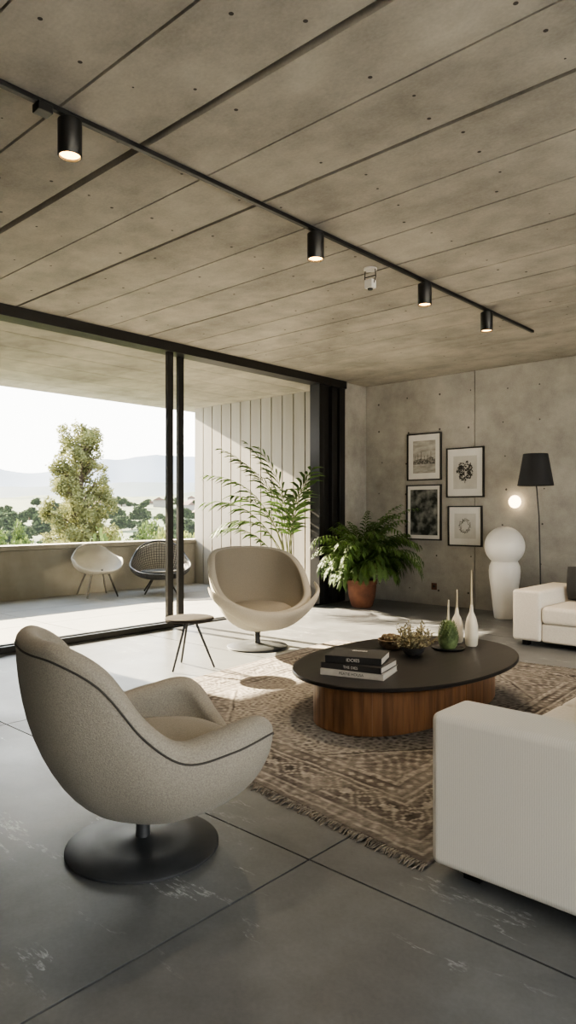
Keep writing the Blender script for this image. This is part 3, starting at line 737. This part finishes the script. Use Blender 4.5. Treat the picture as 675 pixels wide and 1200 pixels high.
mb=MB(); mb.rev([(0,0),(.14,0),(.17,.02),(.19,.30),(.18,.32),(.165,.30),(0,.27)],n=40,cap=False); mb.obj('planter',M_base,e,smooth=True)
mb=MB(); mb.rev([(.0,.285),(.166,.28)],n=32,cap=False); mb.obj('soil',M_soil,e)
mb=MB(); r=random.Random(11)
for az,el,L,dr in [(3.8,80,2.0,75),(4.0,72,1.75,80),(3.6,87,1.9,55),(4.5,80,1.6,75),(4.0,86,2.1,60),(5.2,84,1.55,65),(4.4,89,1.9,40),(4.0,66,1.3,80),(3.8,88,2.0,40),(5.7,84,1.5,60),(6.0,87,1.65,45),(.2,88,1.5,30),(4.2,76,1.5,110)]:
    frond(mb,(r.uniform(-.05,.05),r.uniform(-.05,.05),.28),az,radians(el),L,radians(dr),.40,18,.020,r,bare=.45,hang=.25,fwd=.8)
mb.obj('fronds',[M_leaf,M_stem],e)
e=root('potted_palm','bushy parlour palm in a terracotta pot inside the glass door','plant',(-5.42,7.38,0),0)
mb=MB(); mb.rev([(0,0),(.12,0),(.14,.02),(.175,.14),(.188,.27),(.185,.30),(.198,.305),(.200,.36),(.185,.36),(.172,.33),(0,.32)],n=48,cap=False); mb.obj('pot',M_terra,e,smooth=True)
mb=MB(); mb.rev([(.0,.325),(.172,.322)],n=32,cap=False); mb.obj('soil',M_soil,e)
mb=MB(); r=random.Random(21)
for k in range(150):
    az=k*2.39996; q=(k/150); el=radians(90-q*34+r.uniform(-7,7)); L=r.uniform(.75,1.42)*(1-.24*q); 
    if sin(az)>.4: L*=.78
    if cos(az)<-.2: L*=.66
    frond(mb,(.05*cos(az),.05*sin(az),.32),az,el,L,radians(60+75*q+r.uniform(-10,15)),.165,20,.012,r,bare=.22,fwd=.85,hang=.4)
mb.obj('fronds',[M_leaf2,M_stem],e)

# ------------------------------------------------------------------ terrace chairs
e=root('terrace_chair','beige moulded shell chair on thin dark legs on the terrace','chair',(-9.00,5.66,0),radians(-15))
H=[(0,.40),(30,.41),(60,.48),(80,.56),(100,.57),(125,.62),(150,.72),(180,.77)]; R=[(0,.36),(30,.37),(60,.38),(90,.37),(120,.37),(150,.38),(180,.38)]
b=MB(); n=72; m=12; vs=[];fs=[]
for k in range(n):
    for i in range(m+1): vs.append(shell_pt(360*k/n,i/m if i else .02,H,R,.33,.7))
for k in range(n):
    for i in range(m): j=(k+1)%n; fs.append((k*(m+1)+i,j*(m+1)+i,j*(m+1)+i+1,k*(m+1)+i+1))
b.add(vs,fs); o=b.obj('seat_shell',mat('beige_shell',(.36,.34,.30),(.31,.29,.255),rough=.7),e,smooth=True,angle=180); s=o.modifiers.new('t','SOLIDIFY'); s.thickness=.014
for a in (40,140,220,320):
    a=radians(a); b=MB(); b.tube([(.18*cos(a),.18*sin(a),.38),(.35*cos(a),.35*sin(a),.01)],[.017,.012],10); b.obj('leg',M_black,e,smooth=True)
e=root('terrace_chair','black wire lounge chair with open mesh seat on the terrace','chair',(-8.66,6.56,0),radians(-35))
H=[(0,.32),(30,.34),(60,.39),(90,.44),(120,.54),(150,.71),(180,.78)]; R=[(0,.52),(30,.52),(60,.48),(90,.46),(120,.48),(150,.55),(180,.60)]
b=MB()
for k in range(84): b.tube([shell_pt(360*k/84,max(.04,i/10),H,R,.22,.8) for i in range(11)],.005,5)
for i in range(2,20): b.tube([shell_pt(360*k/56,i/20,H,R,.22,.8) for k in range(56)],.0045,5,closed=True)
b.tube([shell_pt(360*k/60,1,H,R,.22,.8) for k in range(60)],.013,8,closed=True)
b.obj('wire_seat',M_black,e,smooth=True,angle=180)
b=MB(); b.rev([(0,.25),(.28,.29),(.30,.32),(.28,.35),(0,.34)],n=40,cap=False); b.obj('seat_pad',M_char,e,smooth=True)
for a in (45,135,225,315):
    a=radians(a); b=MB(); b.tube([(.14*cos(a),.14*sin(a),.25),(.36*cos(a),.34*sin(a),.01)],.012,8); b.obj('leg',M_black,e,smooth=True)

# ------------------------------------------------------------------ outdoors
F=Vector((-.6743,.7385,0)); Rt=Vector((.7385,.6743,0))
def cam(t,d): return F*d+Rt*(t*d)
# terrain
mb=MB(); ds=[13]; 
while ds[-1]<900: ds.append(ds[-1]*1.09)
na=90; vs=[];fs=[]
def th(x,y):
    d=math.hypot(x,y); n=noise.noise(Vector((x*.012,y*.012,0)))*min(6,d*.02)+noise.noise(Vector((x*.05,y*.05,4)))*min(1.6,d*.02)
    return -4.2+n+max(0,d-60)*.013+ (max(0,d-300)*.02)
for d in ds:
    for k in range(na+1):
        a=radians(42.4+90)+radians(-75+150*k/na); x=cos(a)*d; y=sin(a)*d; vs.append((x,y,th(x,y)))
for i in range(len(ds)-1):
    for k in range(na): a=i*(na+1)+k; fs.append((a,a+na+1,a+na+2,a+1))
mb.add(vs,fs)
M_ter=mat('dry_grass_hills',(.085,.105,.045),(.03,.048,.019),rough=1,scale=.12,detail=10,emit=.12,ecol=(.78,.80,.80))  # slight grey emission paints aerial haze onto the terrain
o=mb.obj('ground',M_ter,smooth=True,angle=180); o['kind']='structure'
# unseen ground beside house, made pale to bounce light indoors
mb=MB(); mb.box(4.0,120,-60,60,-.3,-.15); mb.box(-9.9,4.0,-60,-3.3,-.3,-.15); o=mb.obj('ground',mat('pale_bounce_ground',(.62,.59,.53),rough=1,scale=20)); o['kind']='structure'
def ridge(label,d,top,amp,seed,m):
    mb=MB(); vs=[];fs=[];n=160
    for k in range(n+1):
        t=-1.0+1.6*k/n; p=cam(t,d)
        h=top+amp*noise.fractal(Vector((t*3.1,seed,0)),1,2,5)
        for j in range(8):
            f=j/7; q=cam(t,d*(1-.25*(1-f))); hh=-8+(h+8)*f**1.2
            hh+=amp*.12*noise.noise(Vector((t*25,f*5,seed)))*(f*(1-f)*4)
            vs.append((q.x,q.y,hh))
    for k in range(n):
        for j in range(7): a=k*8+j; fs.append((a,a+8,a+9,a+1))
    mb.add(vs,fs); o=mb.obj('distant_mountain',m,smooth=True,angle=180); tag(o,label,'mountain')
ridge('pale blue hazy mountain range on the horizon',2200,155,60,1.7,mat('far_haze',(.06,.08,.11),rough=1,scale=.01,emit=.72,ecol=(.60,.73,.90)))  # ridge materials glow bluish: aerial haze painted in as emission
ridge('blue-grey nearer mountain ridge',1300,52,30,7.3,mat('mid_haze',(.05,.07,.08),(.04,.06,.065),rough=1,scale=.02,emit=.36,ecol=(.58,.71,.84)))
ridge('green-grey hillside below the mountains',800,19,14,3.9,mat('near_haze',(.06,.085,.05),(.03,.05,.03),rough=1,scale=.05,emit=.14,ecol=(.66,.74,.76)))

def leaves(mb,blobs,n,size,r,mi=0,asp=.35):
    tot=sum(b[3]*b[4] for b in blobs)
    for b in blobs:
        k=int(n*b[3]*b[4]/tot)
        for _ in range(k):
            v=Vector((r.gauss(0,1),r.gauss(0,1),r.gauss(0,1))).normalized()*(r.random()**.45)
            p=Vector((b[0]+v.x*b[3],b[1]+v.y*b[3],b[2]+v.z*b[4]))
            t=Vector((r.uniform(-1,1),r.uniform(-1,1),r.uniform(-1,.6))).normalized(); s=t.orthogonal(); s.rotate(Matrix.Rotation(r.uniform(0,6.3),3,t)); s=s.normalized()
            l=size*r.uniform(.6,1.3); mb.add([p,p+t*l*.5+s*l*asp,p+t*l,p+t*l*.5-s*l*asp],[(0,1,2,3)],mi)
r=random.Random(3)
M_tree=mat('olive_foliage',(.20,.205,.085),(.10,.11,.045),rough=.8,scale=2,trans=.4); M_bark=mat('bark',(.10,.08,.06),rough=1)
p=cam(-.299,20)
e=root('tree','tall feathery olive-green tree beyond the parapet','tree',(p.x,p.y,-4.3),0)
mb=MB(); mb.tube([(0,0,0),(.05,0,2),(-.03,.03,4),(.0,0,6),(.05,0,7.6)],[.16,.13,.1,.06,.02],8)
blobs=[]
for k in range(170):
    z=3.9+4.1*(k/170)+r.uniform(-.15,.15); f=min(1,max(0,(z-3.9)/4.15)); w=1.25*(1-.64*f**2.4)*(.85+.15*min(1,f*3)); a=r.uniform(0,6.28); q=w*math.sqrt(r.uniform(.02,1))*.9
    c=(q*cos(a),q*sin(a),z); mb.tube([(0,0,z-.5),(c[0]*.6,c[1]*.6,z-.15),c],[.03,.02,.008],5)
    blobs.append((*c,r.uniform(.14,.30)*(1-.3*f),r.uniform(.16,.34)*(1-.2*f)))
mb.obj('trunk',M_bark,e,smooth=True)
mb=MB(); leaves(mb,blobs,34000,.08,r,asp=.28); mb.obj('foliage',M_tree,e)
# shrubs
M_shr=mat('shrub_foliage',(.10,.14,.042),(.038,.06,.018),rough=.8,scale=1.5,trans=.3)
M_shr2=mat('yellow_shrub_foliage',(.20,.22,.07),(.09,.115,.036),rough=.8,scale=1.5,trans=.3)
protos=[]
for m in (M_shr,M_shr2):
    e=root('shrub','leafy green garden shrub beyond the parapet','shrub',(0,0,0),0,group='shrubs beyond the parapet')
    mb=MB(); bl=[]
    for k in range(16):
        a=r.uniform(0,6.28);q=r.uniform(0,.75); bl.append((q*cos(a),q*sin(a),r.uniform(.5,2.0)-q*.6,r.uniform(.3,.45),r.uniform(.3,.45)))
        mb.tube([(0,0,0),bl[-1][:3]],[.03,.01],4)
    mb.obj('branches',M_bark,e)
    mb=MB(); leaves(mb,bl,5200,.09,r,asp=.42); mb.obj('foliage',m,e); protos.append(e)
first=[True,True]
placed=[]; k=0
tp=cam(-.299,20)
for _ in range(4000):
    if k>=44: break
    t=r.uniform(-.50,-.11); d=r.uniform(15,38); p=cam(t,d)
    if any((p-q).length<2.3 for q in placed) or (p-tp).length<2.6: continue
    placed.append(p); i=k%2; topz=1.25-(r.uniform(6,30))/810*d
    zb=th(p.x,p.y)-.1; sc=max(.8,(topz-zb)/2.3)
    if first[i]: protos[i].location=(p.x,p.y,zb); protos[i].rotation_euler=(0,0,r.uniform(0,6)); protos[i].scale=(1,1,sc); first[i]=False
    else: copy_thing(protos[i],(p.x,p.y,zb),r.uniform(0,6),(1,1,sc))
    k+=1
# distant round trees
e=root('distant_tree','round dark green tree on the hillside','tree',(0,0,0),0,group='trees on the hillside')
mb=MB(); mb.tube([(0,0,0),(0,0,2.5)],[.25,.15],6); mb.obj('trunk',M_bark,e)
mb=MB(); bl=[(r.uniform(-1.3,1.3),r.uniform(-1.3,1.3),r.uniform(1.8,4.0),1.1,1.0) for _ in range(9)]; leaves(mb,bl,2800,.46,r,asp=.5); mb.obj('foliage',mat('hill_foliage',(.07,.092,.036),(.033,.047,.02),rough=1,scale=.5,emit=.06,ecol=(.75,.8,.8),spec=.05),e)  # weak pale emission stands in for haze over the trees
f0=True; pl=[]; k=0
for _ in range(9000):
    if k>=150: break
    t=r.uniform(-.50,-.10); d=62*(7.5**(r.random()**.8)); p=cam(t,d); sc=r.uniform(.45,.95)*(1+.35*(d>200))
    if any((p-q).length<(3.0*(sc+s2)) for q,s2 in pl): continue
    pl.append((p,sc)); loc=(p.x,p.y,th(p.x,p.y)-.2); k+=1
    if f0: e.location=loc; e.scale=(sc*1.2,sc*1.2,sc); f0=False
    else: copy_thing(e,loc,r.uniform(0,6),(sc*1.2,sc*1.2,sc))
# distant houses
M_hs=mat('pale_stucco',(.20,.185,.16),rough=.9,emit=.10,ecol=(.8,.82,.82)); M_rf=mat('clay_roof',(.13,.08,.06),rough=.9,emit=.06,ecol=(.8,.82,.82))  # walls and roofs glow faintly to paint in distance haze
e=root('distant_house','small pale house with pitched roof in the valley','house',(0,0,0),0,group='houses in the valley')
mb=MB(); mb.box(-4,4,-3,3,-2,3.2); mb.obj('house_walls',M_hs,e)
mb=MB(); mb.add([(-4.3,-3.3,3.2),(4.3,-3.3,3.2),(4.3,3.3,3.2),(-4.3,3.3,3.2),(-4.3,0,4.9),(4.3,0,4.9)],[(0,1,5,4),(2,3,4,5),(0,4,3),(1,2,5),(0,3,2,1)]); mb.obj('roof',M_rf,e)
f0=True; k=0
for _ in range(6000):
    if k>=18: break
    t=r.uniform(-.30,-.12); d=r.uniform(220,520); p=cam(t,d); loc=(p.x,p.y,th(p.x,p.y))
    if any((p-q).length<11+3*s2 for q,s2 in pl): continue
    pl.append((p,1.5)); k+=1
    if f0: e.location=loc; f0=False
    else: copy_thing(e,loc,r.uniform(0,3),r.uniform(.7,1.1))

# ------------------------------------------------------------------ light
w=bpy.data.worlds.new('World'); scene.world=w; w.use_nodes=True; nt=w.node_tree; bg=nt.nodes['Background']
tc=nt.nodes.new('ShaderNodeTexCoord'); sx=nt.nodes.new('ShaderNodeSeparateXYZ'); rp=nt.nodes.new('ShaderNodeValToRGB')
nt.links.new(tc.outputs['Generated'],sx.inputs[0]); nt.links.new(sx.outputs['Z'],rp.inputs[0]); nt.links.new(rp.outputs[0],bg.inputs['Color'])
rp.color_ramp.elements[0].position=0; rp.color_ramp.elements[0].color=(1,.96,.895,1)
rp.color_ramp.elements[1].position=.6; rp.color_ramp.elements[1].color=(.70,.78,.90,1)
el=rp.color_ramp.elements.new(.18); el.color=(.98,.96,.92,1)
bg.inputs['Strength'].default_value=4.3
su=bpy.data.lights.new('sun','SUN'); su.energy=44; su.angle=radians(.6); su.color=(1,.84,.61)
so=bpy.data.objects.new('sun',su); COL.objects.link(so)
d=Vector((.99,.07,-.47)).normalized(); so.rotation_euler=d.to_track_quat('-Z','Y').to_euler(); so.location=(-24,-2,12)
scene.view_settings.exposure=.76
try: scene.view_settings.look='AgX - Medium High Contrast'
except Exception as ex: print('look',ex)

c=bpy.data.cameras.new('camera'); co=bpy.data.objects.new('camera',c); COL.objects.link(co)
c.sensor_fit='VERTICAL'; c.sensor_height=36; c.lens=24.3; c.clip_end=5000
co.location=(0,0,1.25); co.rotation_euler=(pi/2,0,radians(42.4)); scene.camera=co
